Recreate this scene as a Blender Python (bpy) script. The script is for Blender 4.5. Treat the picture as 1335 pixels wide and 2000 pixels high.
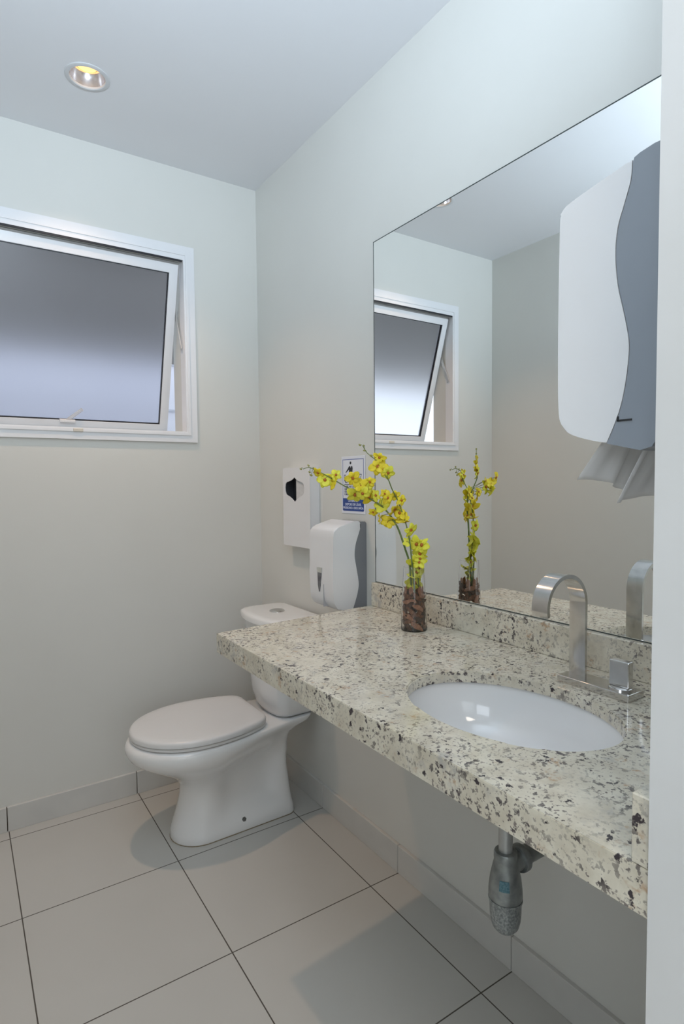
import bpy, bmesh, math, random
from math import pi, sin, cos, radians
from mathutils import Vector, Matrix, Euler

for o in list(bpy.data.objects):
    bpy.data.objects.remove(o)
SC = bpy.context.scene
COL = SC.collection

# ------------------------------------------------------------------ camera
cam_data = bpy.data.cameras.new('camera')
cam = bpy.data.objects.new('camera', cam_data)
COL.objects.link(cam)
SC.camera = cam
yaw, pitch, roll = radians(-33.6688), radians(-2.8698), radians(-0.5745)
fw = Vector((-sin(yaw)*cos(pitch), cos(yaw)*cos(pitch), sin(pitch)))
rt = Vector((cos(yaw), sin(yaw), 0))
up = rt.cross(fw)
r2 = rt*cos(roll)+up*sin(roll)
u2 = -rt*sin(roll)+up*cos(roll)
m = Matrix((r2, u2, -fw)).transposed().to_4x4()
m.translation = Vector((-1.1372, -2.3593, 1.2324))
cam.matrix_world = m
cam_data.sensor_fit = 'VERTICAL'
cam_data.sensor_height = 36.0
cam_data.lens = 1138.65/2000*36.0
cam_data.clip_start = 0.02

# ------------------------------------------------------------------ world, lights, exposure
world = bpy.data.worlds.new('World')
SC.world = world
world.use_nodes = True
bg = world.node_tree.nodes['Background']
bg.inputs['Color'].default_value = (0.80, 0.88, 1.0, 1)
bg.inputs['Strength'].default_value = 1.7

SC.view_settings.view_transform = 'Standard'
SC.view_settings.look = 'None'
SC.view_settings.gamma = 1
SC.view_settings.use_curve_mapping = False
SC.view_settings.exposure = 0.1


def area_light(name, loc, target, sx, sy, power, color):
    l = bpy.data.lights.new(name, 'AREA')
    l.shape = 'RECTANGLE'
    l.size, l.size_y = sx, sy
    l.energy = power
    l.color = color
    o = bpy.data.objects.new(name, l)
    COL.objects.link(o)
    o.location = loc
    o.rotation_euler = (Vector(target)-Vector(loc)).to_track_quat('-Z', 'Y').to_euler()
    return o


# daylight from the big window of the lobby behind the photographer
area_light('lobby_daylight', (-1.6, -4.3, 1.55), (-1.0, -1.0, 2.1), 2.4, 2.0, 18, (0.84, 0.93, 1.0))
# high fill light added to brighten the door reveal and the towel dispenser
area_light('jamb_fill', (-2.95, -3.0, 2.05), (-0.4, -1.95, 1.85), 1.5, 1.0, 16, (0.80, 0.89, 1.0))
# the photographer's flash, bounced off the ceiling
fl = bpy.data.lights.new('bounced_flash', 'SPOT')
fl.energy = 130
fl.color = (0.72, 0.855, 1.0)
fl.spot_size = radians(120)
fl.spot_blend = 1.0
fl.shadow_soft_size = 0.12
flo = bpy.data.objects.new('bounced_flash', fl)
COL.objects.link(flo)
flo.location = (-1.12, -2.30, 1.72)
flo.rotation_euler = (Vector((-0.95, -1.35, 2.75))-flo.location).to_track_quat('-Z', 'Y').to_euler()
# warm ceiling lamp of the lobby
area_light('lobby_ceiling_lamp', (-1.2, -3.0, 2.46), (-1.2, -3.0, 0), 0.5, 0.5, 8, (1.0, 0.86, 0.72))

# ------------------------------------------------------------------ material helpers


def mat(name, color, rough=0.5, metal=0.0, **kw):
    m = bpy.data.materials.new(name)
    m.use_nodes = True
    b = m.node_tree.nodes['Principled BSDF']
    b.inputs['Base Color'].default_value = (*color, 1)
    b.inputs['Roughness'].default_value = rough
    b.inputs['Metallic'].default_value = metal
    for k, v in kw.items():
        b.inputs[k.replace('_', ' ')].default_value = v
    return m


def nodes(m):
    return m.node_tree.nodes, m.node_tree.links, m.node_tree.nodes['Principled BSDF']


def mottled(name, c1, c2, scale, rough=0.5, metal=0.0, bump=0.0, detail=4, stretch=None, **kw):
    """surface whose colour wanders gently between two tones"""
    m = mat(name, c1, rough, metal, **kw)
    N, L, B = nodes(m)
    tc = N.new('ShaderNodeTexCoord')
    mp = N.new('ShaderNodeMapping')
    if stretch:
        mp.inputs['Scale'].default_value = stretch
    n = N.new('ShaderNodeTexNoise')
    n.inputs['Scale'].default_value = scale
    n.inputs['Detail'].default_value = detail
    r = N.new('ShaderNodeValToRGB')
    r.color_ramp.elements[0].position = 0.35
    r.color_ramp.elements[1].position = 0.65
    r.color_ramp.elements[0].color = (*c1, 1)
    r.color_ramp.elements[1].color = (*c2, 1)
    L.new(tc.outputs['Object'], mp.inputs['Vector'])
    L.new(mp.outputs['Vector'], n.inputs['Vector'])
    L.new(n.outputs['Fac'], r.inputs['Fac'])
    L.new(r.outputs['Color'], B.inputs['Base Color'])
    if bump:
        bp = N.new('ShaderNodeBump')
        bp.inputs['Strength'].default_value = bump
        bp.inputs['Distance'].default_value = 0.002
        L.new(n.outputs['Fac'], bp.inputs['Height'])
        L.new(bp.outputs['Normal'], B.inputs['Normal'])
    return m


M_WALL = mottled('painted_wall', (0.70, 0.70, 0.662), (0.72, 0.72, 0.682), 2.5, rough=0.42, bump=0.03)
M_CEIL = mottled('ceiling_paint', (0.76, 0.77, 0.79), (0.78, 0.79, 0.81), 1.5, rough=0.6)
M_JAMB = mottled('painted_jamb', (0.70, 0.70, 0.69), (0.74, 0.74, 0.735), 6, rough=0.55, bump=0.25)
M_ALU = mottled('white_aluminium', (0.80, 0.81, 0.83), (0.83, 0.84, 0.86), 3, rough=0.3)
M_GASKET = mat('black_gasket', (0.015, 0.016, 0.022), 0.5)
M_CERAMIC = mottled('white_ceramic', (0.80, 0.80, 0.795), (0.83, 0.83, 0.825), 2, rough=0.08, Coat_Weight=0.4, Coat_Roughness=0.03)
M_SEAT = mottled('seat_plastic', (0.71, 0.705, 0.70), (0.73, 0.725, 0.72), 3, rough=0.28)
M_WPLASTIC = mottled('white_plastic', (0.80, 0.80, 0.81), (0.82, 0.82, 0.83), 4, rough=0.25)
M_GPLASTIC = mottled('grey_plastic', (0.215, 0.225, 0.245), (0.235, 0.245, 0.265), 4, rough=0.3)
M_DARK = mat('dark_gap', (0.02, 0.02, 0.022), 0.6)
M_CHROME = mottled('worn_chrome', (0.62, 0.61, 0.60), (0.70, 0.69, 0.68), 40, rough=0.16, metal=1.0)
M_GREYPVC = mottled('grey_trap', (0.20, 0.215, 0.215), (0.34, 0.36, 0.35), 45, rough=0.35, metal=0.55)
M_CUP = mottled('scaled_trap_cup', (0.18, 0.20, 0.20), (0.42, 0.44, 0.43), 260, rough=0.4, metal=0.4)
M_TOWEL = None

# tiles on the floor -------------------------------------------------
GX, GY, TS, GA = -0.5667, -0.5157, 0.45, radians(-0.3119)


def make_tile_mat():
    m = mat('floor_tiles', (0.5, 0.5, 0.47), 0.3)
    N, L, B = nodes(m)
    tc = N.new('ShaderNodeTexCoord')
    mp = N.new('ShaderNodeMapping')
    mp.vector_type = 'TEXTURE'
    mp.inputs['Location'].default_value = (GX, GY, 0)
    mp.inputs['Rotation'].default_value = (0, 0, GA)
    mp.inputs['Scale'].default_value = (TS, TS, TS)
    L.new(tc.outputs['Object'], mp.inputs['Vector'])
    sp = N.new('ShaderNodeSeparateXYZ')
    L.new(mp.outputs['Vector'], sp.inputs['Vector'])

    def math_(op, a, b=None):
        n = N.new('ShaderNodeMath')
        n.operation = op
        for i, v in enumerate((a, b)):
            if v is None:
                continue
            if isinstance(v, (int, float)):
                n.inputs[i].default_value = v
            else:
                L.new(v, n.inputs[i])
        return n.outputs[0]
    ds = []
    for ax in ('X', 'Y'):
        f = math_('ADD', sp.outputs[ax], 0.5)
        f = math_('FRACT', f)
        f = math_('SUBTRACT', f, 0.5)
        ds.append(math_('ABSOLUTE', f))
    d = math_('MINIMUM', ds[0], ds[1])
    line = math_('LESS_THAN', d, 0.0016/TS)
    # tile tone, each slightly different
    fl = N.new('ShaderNodeVectorMath')
    fl.operation = 'FLOOR'
    L.new(mp.outputs['Vector'], fl.inputs[0])
    wn = N.new('ShaderNodeTexWhiteNoise')
    L.new(fl.outputs[0], wn.inputs['Vector'])
    nz = N.new('ShaderNodeTexNoise')
    nz.inputs['Scale'].default_value = 2.2
    L.new(tc.outputs['Object'], nz.inputs['Vector'])
    s = math_('MULTIPLY', wn.outputs['Value'], 0.12)
    s2 = math_('MULTIPLY', nz.outputs['Fac'], 0.5)
    s = math_('ADD', s, s2)
    rp = N.new('ShaderNodeValToRGB')
    rp.color_ramp.elements[0].color = (0.53, 0.525, 0.495, 1)
    rp.color_ramp.elements[1].color = (0.62, 0.61, 0.575, 1)
    rp.color_ramp.elements[0].position = 0.1
    rp.color_ramp.elements[1].position = 0.6
    L.new(s, rp.inputs['Fac'])
    mx = N.new('ShaderNodeMix')
    mx.data_type = 'RGBA'
    L.new(line, mx.inputs['Factor'])
    L.new(rp.outputs['Color'], mx.inputs['A'])
    mx.inputs['B'].default_value = (0.085, 0.075, 0.062, 1)
    L.new(mx.outputs['Result'], B.inputs['Base Color'])
    rr = math_('MULTIPLY', line, 0.4)
    rr = math_('ADD', rr, 0.32)
    L.new(rr, B.inputs['Roughness'])
    bp = N.new('ShaderNodeBump')
    bp.inputs['Strength'].default_value = 0.4
    bp.inputs['Distance'].default_value = 0.002
    bp.invert = True
    L.new(line, bp.inputs['Height'])
    L.new(bp.outputs['Normal'], B.inputs['Normal'])
    return m


M_TILE = make_tile_mat()
M_SKIRT = mottled('skirting_tile', (0.61, 0.605, 0.58), (0.66, 0.655, 0.625), 6, rough=0.35)


def make_granite():
    m = mat('speckled_granite', (0.7, 0.67, 0.58), 0.09)
    N, L, B = nodes(m)
    tc = N.new('ShaderNodeTexCoord')

    def noise(scale, detail, rough=0.5, off=0.0):
        mp = N.new('ShaderNodeMapping')
        mp.inputs['Location'].default_value = (off, off*1.7, -off)
        L.new(tc.outputs['Object'], mp.inputs['Vector'])
        n = N.new('ShaderNodeTexNoise')
        n.inputs['Scale'].default_value = scale
        n.inputs['Detail'].default_value = detail
        n.inputs['Roughness'].default_value = rough
        L.new(mp.outputs['Vector'], n.inputs['Vector'])
        return n.outputs['Fac']

    def ramp(src, p0, p1, c0=(0, 0, 0), c1=(1, 1, 1)):
        r = N.new('ShaderNodeValToRGB')
        r.color_ramp.elements[0].position = p0
        r.color_ramp.elements[1].position = p1
        r.color_ramp.elements[0].color = (*c0, 1)
        r.color_ramp.elements[1].color = (*c1, 1)
        L.new(src, r.inputs['Fac'])
        return r.outputs['Color']

    def mix(f, a, b):
        x = N.new('ShaderNodeMix')
        x.data_type = 'RGBA'
        L.new(f, x.inputs['Factor'])
        for k, v in (('A', a), ('B', b)):
            if isinstance(v, tuple):
                x.inputs[k].default_value = (*v, 1)
            else:
                L.new(v, x.inputs[k])
        return x.outputs['Result']

    def mul(a, b):
        x = N.new('ShaderNodeMath')
        x.operation = 'MULTIPLY'
        L.new(a, x.inputs[0])
        L.new(b, x.inputs[1])
        return x.outputs[0]
    base = ramp(noise(26, 4, 0.6), 0.35, 0.68, (0.59, 0.535, 0.425), (0.74, 0.695, 0.58))
    g = ramp(noise(14, 5, 0.65, 3.1), 0.54, 0.66)
    base = mix(mul(g, ramp(noise(60, 3, 0.6, 9.2), 0.42, 0.6)), base, (0.47, 0.445, 0.40))
    gold = mul(ramp(noise(30, 3, 0.6, 7.7), 0.60, 0.68), ramp(noise(120, 2, 0.5, 1.2), 0.4, 0.6))
    base = mix(gold, base, (0.50, 0.36, 0.24))
    zone = ramp(noise(9, 3, 0.6, 5.5), 0.33, 0.60)
    sp = mul(ramp(noise(95, 3, 0.55, 2.2), 0.575, 0.62), zone)
    base = mix(sp, base, (0.10, 0.085, 0.085))
    sp2 = mul(ramp(noise(52, 4, 0.6, 4.4), 0.615, 0.645), ramp(noise(12, 2, 0.5, 8.8), 0.36, 0.52))
    base = mix(sp2, base, (0.055, 0.045, 0.05))
    sp3 = mul(ramp(noise(190, 2, 0.5, 6.1), 0.59, 0.65), zone)
    base = mix(sp3, base, (0.22, 0.19, 0.17))
    L.new(base, B.inputs['Base Color'])
    return m


M_GRANITE = make_granite()


def make_frosted():
    m = bpy.data.materials.new('frosted_glass')
    m.use_nodes = True
    N, L, B = nodes(m)
    B.inputs['Base Color'].default_value = (0.80, 0.81, 0.85, 1)
    B.inputs['Transmission Weight'].default_value = 1.0
    B.inputs['IOR'].default_value = 1.35
    B.inputs['Roughness'].default_value = 0.30
    tc = N.new('ShaderNodeTexCoord')
    n = N.new('ShaderNodeTexNoise')
    n.inputs['Scale'].default_value = 900
    bp = N.new('ShaderNodeBump')
    bp.inputs['Strength'].default_value = 0.15
    bp.inputs['Distance'].default_value = 0.0005
    L.new(tc.outputs['Object'], n.inputs['Vector'])
    L.new(n.outputs['Fac'], bp.inputs['Height'])
    L.new(bp.outputs['Normal'], B.inputs['Normal'])
    return m


M_FROST = make_frosted()
M_GLASS = mat('clear_glass', (1, 1, 1), 0.0, IOR=1.45, Transmission_Weight=1.0)
M_MIRROR = mat('mirror_silver', (0.90, 0.915, 0.905), 0.0, 1.0)
M_MEDGE = mat('mirror_edge', (0.06, 0.075, 0.07), 0.25)
M_LEVER = mat('clear_plastic', (0.9, 0.9, 0.9), 0.15, IOR=1.4, Transmission_Weight=0.6)


def make_tissue():
    m = bpy.data.materials.new('paper_tissue')
    m.use_nodes = True
    N, L, B = nodes(m)
    B.inputs['Base Color'].default_value = (0.90, 0.90, 0.90, 1)
    B.inputs['Roughness'].default_value = 0.9
    B.inputs['Alpha'].default_value = 0.72
    return m


M_TOWEL = make_tissue()


def emission(name, color, strength):
    m = bpy.data.materials.new(name)
    m.use_nodes = True
    N = m.node_tree.nodes
    B = N['Principled BSDF']
    B.inputs['Base Color'].default_value = (*color, 1)
    B.inputs['Emission Color'].default_value = (*color, 1)
    B.inputs['Emission Strength'].default_value = strength
    return m

# ------------------------------------------------------------------ object helpers


def base_of(o):
    v = Vector((0, 0, 0))
    while o is not None:
        v = v+o.location
        o = o.parent
    return v


def obj(name, bm, m, parent=None, smooth=None, label=None):
    """link bm (in world coordinates) as ONE mesh object"""
    bmesh.ops.recalc_face_normals(bm, faces=bm.faces)
    me = bpy.data.meshes.new(name)
    off = base_of(parent)
    for v in bm.verts:
        v.co -= off
    bm.to_mesh(me)
    bm.free()
    if not isinstance(m, (list, tuple)):
        m = [m]
    for k in m:
        me.materials.append(k)
    o = bpy.data.objects.new(name, me)
    COL.objects.link(o)
    o.parent = parent
    if smooth is not None:
        me.shade_smooth()
        me.set_sharp_from_angle(angle=radians(smooth))
    if label:
        o['label'] = label
    return o


def thing(name, label, cat, loc=(0, 0, 0), group=None):
    o = bpy.data.objects.new(name, None)
    o.empty_display_size = 0.05
    COL.objects.link(o)
    o.location = loc
    o['label'] = label
    o['category'] = cat
    if group:
        o['group'] = group
    return o


def tag(o, label, cat, group=None):
    o['label'] = label
    o['category'] = cat
    if group:
        o['group'] = group
    return o


def struct(name, bm, m, parent=None, label=None, smooth=None):
    o = obj(name, bm, m, parent, smooth)
    if parent is None:
        o['kind'] = 'structure'
        if label:
            o['label'] = label
    return o


def box(bm, x0, x1, y0, y1, z0, z1, bev=0.0, seg=2, mi=0, M=None):
    vs = [bm.verts.new(p) for p in ((x0, y0, z0), (x1, y0, z0), (x1, y1, z0), (x0, y1, z0),
                                    (x0, y0, z1), (x1, y0, z1), (x1, y1, z1), (x0, y1, z1))]
    fs = [bm.faces.new([vs[i] for i in q]) for q in
          ((0, 3, 2, 1), (4, 5, 6, 7), (0, 1, 5, 4), (1, 2, 6, 5), (2, 3, 7, 6), (3, 0, 4, 7))]
    for f in fs:
        f.material_index = mi
    if bev:
        es = {e for f in fs for e in f.edges}
        r = bmesh.ops.bevel(bm, geom=list(es), offset=bev, segments=seg, affect='EDGES', profile=0.5)
        vs = list({v for f in r['faces'] for v in f.verts} | {v for v in vs if v.is_valid})
    if M is not None:
        for v in vs:
            v.co = M @ v.co
    return vs


def Box(*a, **k):
    bm = bmesh.new()
    box(bm, *a, **k)
    return bm


def prism(bm, poly, axis, a0, a1, mi=0):
    """extrude a 2-D outline along an axis; for 'y' the outline is (x,z), 'x': (y,z), 'z': (x,y)"""
    def P(p, a):
        if axis == 'y':
            return (p[0], a, p[1])
        if axis == 'x':
            return (a, p[0], p[1])
        return (p[0], p[1], a)
    A = [bm.verts.new(P(p, a0)) for p in poly]
    B = [bm.verts.new(P(p, a1)) for p in poly]
    n = len(poly)
    fs = [bm.faces.new(A), bm.faces.new(list(reversed(B)))]
    for i in range(n):
        fs.append(bm.faces.new((A[i], B[i], B[(i+1) % n], A[(i+1) % n])))
    for f in fs:
        f.material_index = mi
    return A, B, fs


def lathe(bm, prof, c=(0, 0, 0), n=32, axis='z', close=False, mi=0):
    """prof: list of (r, h)"""
    rings = []
    for r, h in prof:
        ring = []
        for i in range(n):
            a = 2*pi*i/n
            if axis == 'z':
                p = (c[0]+r*cos(a), c[1]+r*sin(a), c[2]+h)
            elif axis == 'x':
                p = (c[0]+h, c[1]+r*cos(a), c[2]+r*sin(a))
            else:
                p = (c[0]+r*cos(a), c[1]+h, c[2]+r*sin(a))
            ring.append(bm.verts.new(p))
        rings.append(ring)
    L = list(zip(rings[:-1], rings[1:]))
    if close:
        L.append((rings[-1], rings[0]))
    for A, B in L:
        for i in range(n):
            f = bm.faces.new((A[i], A[(i+1) % n], B[(i+1) % n], B[i]))
            f.material_index = mi
    if not close:
        if prof[0][0] > 1e-6:
            f = bm.faces.new(rings[0]); f.material_index = mi
        if prof[-1][0] > 1e-6:
            f = bm.faces.new(list(reversed(rings[-1]))); f.material_index = mi
    bmesh.ops.remove_doubles(bm, verts=bm.verts, dist=1e-6)
    return bm


def catmull(P, k=6):
    P = [Vector(p) for p in P]
    out = []
    for i in range(len(P)-1):
        p0 = P[max(i-1, 0)]; p1 = P[i]; p2 = P[i+1]; p3 = P[min(i+2, len(P)-1)]
        for j in range(k):
            t = j/k
            out.append(0.5*((2*p1)+(-p0+p2)*t+(2*p0-5*p1+4*p2-p3)*t*t+(-p0+3*p1-3*p2+p3)*t**3))
    out.append(P[-1])
    return out


def tube(bm, pts, r, n=8):
    pts = [Vector(p) for p in pts]
    rs = r if isinstance(r, (list, tuple)) else [r]*len(pts)
    nrm = None
    rings = []
    for i, p in enumerate(pts):
        t = (pts[min(i+1, len(pts)-1)]-pts[max(i-1, 0)]).normalized()
        if nrm is None:
            nrm = t.orthogonal().normalized()
        nrm = (nrm-t*nrm.dot(t)).normalized()
        b = t.cross(nrm)
        rings.append([bm.verts.new(p+(nrm*cos(2*pi*k/n)+b*sin(2*pi*k/n))*rs[i]) for k in range(n)])
    for A, B in zip(rings[:-1], rings[1:]):
        for k in range(n):
            bm.faces.new((A[k], A[(k+1) % n], B[(k+1) % n], B[k]))
    bm.faces.new(rings[0])
    bm.faces.new(list(reversed(rings[-1])))
    return bm


def plate_hole(outer, hole_c, hole_fn, z0, z1, n=96):
    """slab with polygon outline `outer` (convex) and a hole around hole_c; hole_fn(angle)->radius"""
    cx, cy = hole_c
    angs = [2*pi*i/n for i in range(n)]
    for p in outer:
        angs.append(math.atan2(p[1]-cy, p[0]-cx) % (2*pi))
    angs = sorted(set(round(a, 9) for a in angs))

    def hit(a):
        dx, dy = cos(a), sin(a)
        best = 1e9
        for i in range(len(outer)):
            p, q = outer[i], outer[(i+1) % len(outer)]
            ex, ey = q[0]-p[0], q[1]-p[1]
            den = dx*ey-dy*ex
            if abs(den) < 1e-12:
                continue
            t = ((p[0]-cx)*ey-(p[1]-cy)*ex)/den
            s = ((p[0]-cx)*dy-(p[1]-cy)*dx)/den
            if t > 0 and -1e-7 <= s <= 1+1e-7:
                best = min(best, t)
        return best
    bm = bmesh.new()
    R = []
    for a in angs:
        ro, ri = hit(a), hole_fn(a)
        q = []
        for r, z in ((ri, z1), (ro, z1), (ro, z0), (ri, z0)):
            q.append(bm.verts.new((cx+r*cos(a), cy+r*sin(a), z)))
        R.append(q)
    k = len(R)
    for i in range(k):
        A, B = R[i], R[(i+1) % k]
        for j in range(4):
            bm.faces.new((A[j], A[(j+1) % 4], B[(j+1) % 4], B[j]))
    return bm


def wall_with_window(x0, x1, y0, y1, z0, z1, hx0, hx1, hz0, hz1):
    bm = bmesh.new()
    X = [x0, hx0, hx1, x1]
    Z = [z0, hz0, hz1, z1]
    for i in range(3):
        for j in range(3):
            if i == 1 and j == 1:
                continue
            box(bm, X[i], X[i+1], y0, y1, Z[j], Z[j+1])
    bmesh.ops.remove_doubles(bm, verts=bm.verts, dist=1e-6)
    # drop the doubled inner faces
    seen = {}
    for f in list(bm.faces):
        key = tuple(sorted(v.index for v in f.verts))
    bm.verts.index_update()
    for f in list(bm.faces):
        key = tuple(sorted(v.index for v in f.verts))
        seen.setdefault(key, []).append(f)
    kill = [f for fs in seen.values() if len(fs) > 1 for f in fs]
    bmesh.ops.delete(bm, geom=kill, context='FACES_ONLY')
    return bm


# ================================================================== STRUCTURE
H = 2.499
WL = -1.4973
YN = -2.052      # near wall, room side
XJ = -0.563      # jamb face of the doorway
# window opening
OX0, OX1, OZ0, OZ1 = -1.180, -0.327, 1.442, 2.136
# lamp
LX, LY, LR = -0.743, -0.367, 0.052

struct('floor', Box(-3.2, 0.15, -4.6, 0.0, -0.08, 0.0), M_TILE, label='pale beige square floor tiles with thin dark joints')
struct('ceiling', plate_hole([(-3.2, -4.6), (0.15, -4.6), (0.15, 0.15), (-3.2, 0.15)], (LX, LY), lambda a: LR+0.003, H, H+0.12, 64), M_CEIL,
       label='white ceiling with one recessed lamp')
struct('wall_right', Box(0.0, 0.15, YN, 0.15, 0, H), M_WALL, label='off-white wall carrying the mirror and dispensers')
struct('wall_back', wall_with_window(WL-0.15, 0.0, 0.0, 0.15, 0, H, OX0, OX1, OZ0, OZ1), M_WALL, label='off-white wall with the tilted window')
struct('wall_left', Box(WL-0.15, WL, YN-0.148, 0.0, 0, H), M_WALL, label='off-white wall seen only in the mirror')
# near wall beside the doorway, with a slightly uneven hand-plastered corner
bm = Box(XJ, 0.15, YN-0.148, YN, 0, H, bev=0.0)
struct('wall_front', bm, M_JAMB, label='white plastered wall end at the right edge of the picture')
# lobby behind the doorway
struct('wall_lobby_left', Box(-3.2, -3.1, -4.5, YN-0.148, 0, H), M_WALL)
struct('wall_lobby_rear', Box(-3.2, 0.15, -4.6, -4.5, 0, H), M_WALL)
struct('wall_lobby_right', Box(0.05, 0.15, -4.5, YN-0.148, 0, H), M_WALL)
struct('wall_lobby_front', Box(-3.1, WL-0.15, YN-0.148, YN-0.05, 0, H), M_WALL)

# skirting tiles --------------------------------------------------------
bm = bmesh.new()
joint_b = [WL, -1.018, -0.568, -0.0]
for a, b in zip(joint_b[:-1], joint_b[1:]):
    box(bm, a+0.0015, b-0.0015, -0.012, 0.0, 0.0, 0.089, bev=0.001, seg=1)
box(bm, WL, 0, -0.004, 0.0, 0.0, 0.086, mi=1)
struct('baseboard_back', bm, [M_SKIRT, mat('skirting_joint', (0.10, 0.08, 0.06), 0.8)])
bm = bmesh.new()
joint_r = [-0.012, -0.066, -0.516, -0.966, -1.416, YN]
for a, b in zip(joint_r[:-1], joint_r[1:]):
    box(bm, -0.012, 0.0, b+0.001, a-0.001, 0.0, 0.089, bev=0.001, seg=1)
box(bm, -0.004, 0.0, YN, 0, 0.0, 0.086, mi=1)
struct('baseboard_right', bm, [M_SKIRT, mat('skirting_joint_grey', (0.22, 0.20, 0.17), 0.8)])
struct('baseboard_left', Box(WL, WL+0.012, YN, -0.012, 0, 0.089, bev=0.001, seg=1), M_SKIRT)

# ================================================================== WINDOW
win = bpy.data.objects.new('window_1', None)
COL.objects.link(win)
win.location = (-0.75, 0, 1.404)
win['kind'] = 'structure'
win['label'] = 'white aluminium top-hung window with frosted pane tilted outwards'
WX0, WX1, WZ0, WZ1 = -1.2195, -0.2854, 1.4042, 2.1922


def ring_frame(bm, x0, x1, z0, z1, w, y0, y1, bev=0.0015, mi=0, wt=None):
    """rectangular frame with mitred corners, section w wide"""
    wt = wt or w
    O = [(x0, z0), (x1, z0), (x1, z1), (x0, z1)]
    I = [(x0+w, z0+w), (x1-w, z0+w), (x1-w, z1-wt), (x0+w, z1-wt)]
    V = []
    for P, y in ((O, y0), (I, y0), (I, y1), (O, y1)):
        V.append([bm.verts.new((p[0], y, p[1])) for p in P])
    fs = []
    for a in range(4):
        A, B = V[a], V[(a+1) % 4]
        for i in range(4):
            f = bm.faces.new((A[i], A[(i+1) % 4], B[(i+1) % 4], B[i]))
            f.material_index = mi
            fs.append(f)
    return fs


bm = bmesh.new()
ring_frame(bm, WX0, WX1, WZ0, WZ1, 0.030, -0.010, -0.0003)
ring_frame(bm, WX0+0.028, WX1-0.028, WZ0+0.028, WZ1-0.028, 0.010, -0.0145, 0.02, wt=0.010)
ring_frame(bm, WX0+0.036, WX1-0.036, WZ0+0.034, WZ1-0.036, 0.0095, -0.011, 0.045, wt=0.020)
obj('window_frame', bm, M_ALU, win)
obj('top_gap_bar', Box(OX0+0.008, OX1-0.008, -0.0095, -0.004, 2.1295, 2.1362), M_GASKET, win, label='black bar for the dark gap')  # black bar added to draw the dark gap above the sash
# the channel the top of the sash slides in
bm = bmesh.new()
box(bm, OX0+0.012, OX1-0.012, 0.022, 0.040, 2.112, 2.134)
obj('track', bm, mottled('track_metal', (0.42, 0.41, 0.39), (0.5, 0.49, 0.47), 20, rough=0.4, metal=0.4), win)
# sash, tilted: top at (y .016, z 2.118), bottom swung out
th = math.atan2(0.195, 0.638)
SL = 0.690
Ms = Matrix.Translation((0, 0.012, 2.121)) @ Matrix.Rotation(th, 4, 'X')
# local sash coordinates: x, y thickness, z from 0 down to -SL
SX0, SX1 = -1.162, -0.344
sash = bpy.data.objects.new('sash', None)
COL.objects.link(sash)
sash.parent = win
bm = bmesh.new()
ring_frame(bm, SX0, SX1, -SL, 0, 0.035, -0.002, 0.022)
ring_frame(bm, SX0+0.010, SX1-0.010, -SL+0.010, -0.010, 0.024, -0.004, 0.003)
for v in bm.verts:
    v.co = Ms @ v.co
obj('sash_frame', bm, M_ALU, sash)
bm = bmesh.new()
ring_frame(bm, SX0+0.0345, SX1-0.0345, -SL+0.0345, -0.0345, 0.004, -0.001, 0.012)
for v in bm.verts:
    v.co = Ms @ v.co
obj('gasket', bm, M_GASKET, sash)
bm = Box(SX0+0.036, SX1-0.036, 0.004, 0.008, -SL+0.036, -0.036)
for v in bm.verts:
    v.co = Ms @ v.co
obj('frosted_pane', bm, M_FROST, sash)
# stays
for sx in (SX1+0.006, SX0-0.006):
    bm = bmesh.new()
    a = Vector((sx, 0.088, 1.955)); b = Vector((sx, 0.018, 1.785))
    d = (b-a)
    L_ = d.length
    R = d.to_track_quat('Z', 'Y').to_matrix().to_4x4()
    box(bm, -0.0015, 0.0015, -0.007, 0.007, 0, L_, M=Matrix.Translation(a) @ R)
    obj('stay_arm', bm, mottled('stay_steel', (0.62, 0.62, 0.60), (0.7, 0.7, 0.68), 30, rough=0.35, metal=0.6), win)
# latch lever at the sill
latch = bpy.data.objects.new('latch', None)
COL.objects.link(latch)
latch.parent = win
LXC = -0.748
bm = bmesh.new()
box(bm, LXC-0.028, LXC+0.030, -0.004, 0.016, 0, 0.012, bev=0.003, M=Ms @ Matrix.Translation((0, 0.0-0.016, -SL+0.028)))
obj('latch_base', bm, M_WPLASTIC, latch)
bm = bmesh.new()
p = Ms @ Vector((LXC-0.004, -0.015, -SL+0.034))
R = Matrix.Rotation(radians(-62), 4, 'Y')
box(bm, -0.006, 0.006, -0.004, 0.004, 0.0, 0.078, bev=0.002, M=Matrix.Translation(p) @ Matrix.Rotation(radians(14), 4, 'X') @ Matrix.Rotation(radians(50), 4, 'Y'))
obj('lever', bm, M_LEVER, latch)
bm = Box(LXC-0.012, LXC+0.022, -0.0165, -0.0105, 1.431, 1.443, bev=0.002)
obj('striker', bm, mottled('yellowed_plastic', (0.62, 0.58, 0.50), (0.68, 0.64, 0.56), 60, rough=0.5), win, label='yellowed plastic striker')

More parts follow.
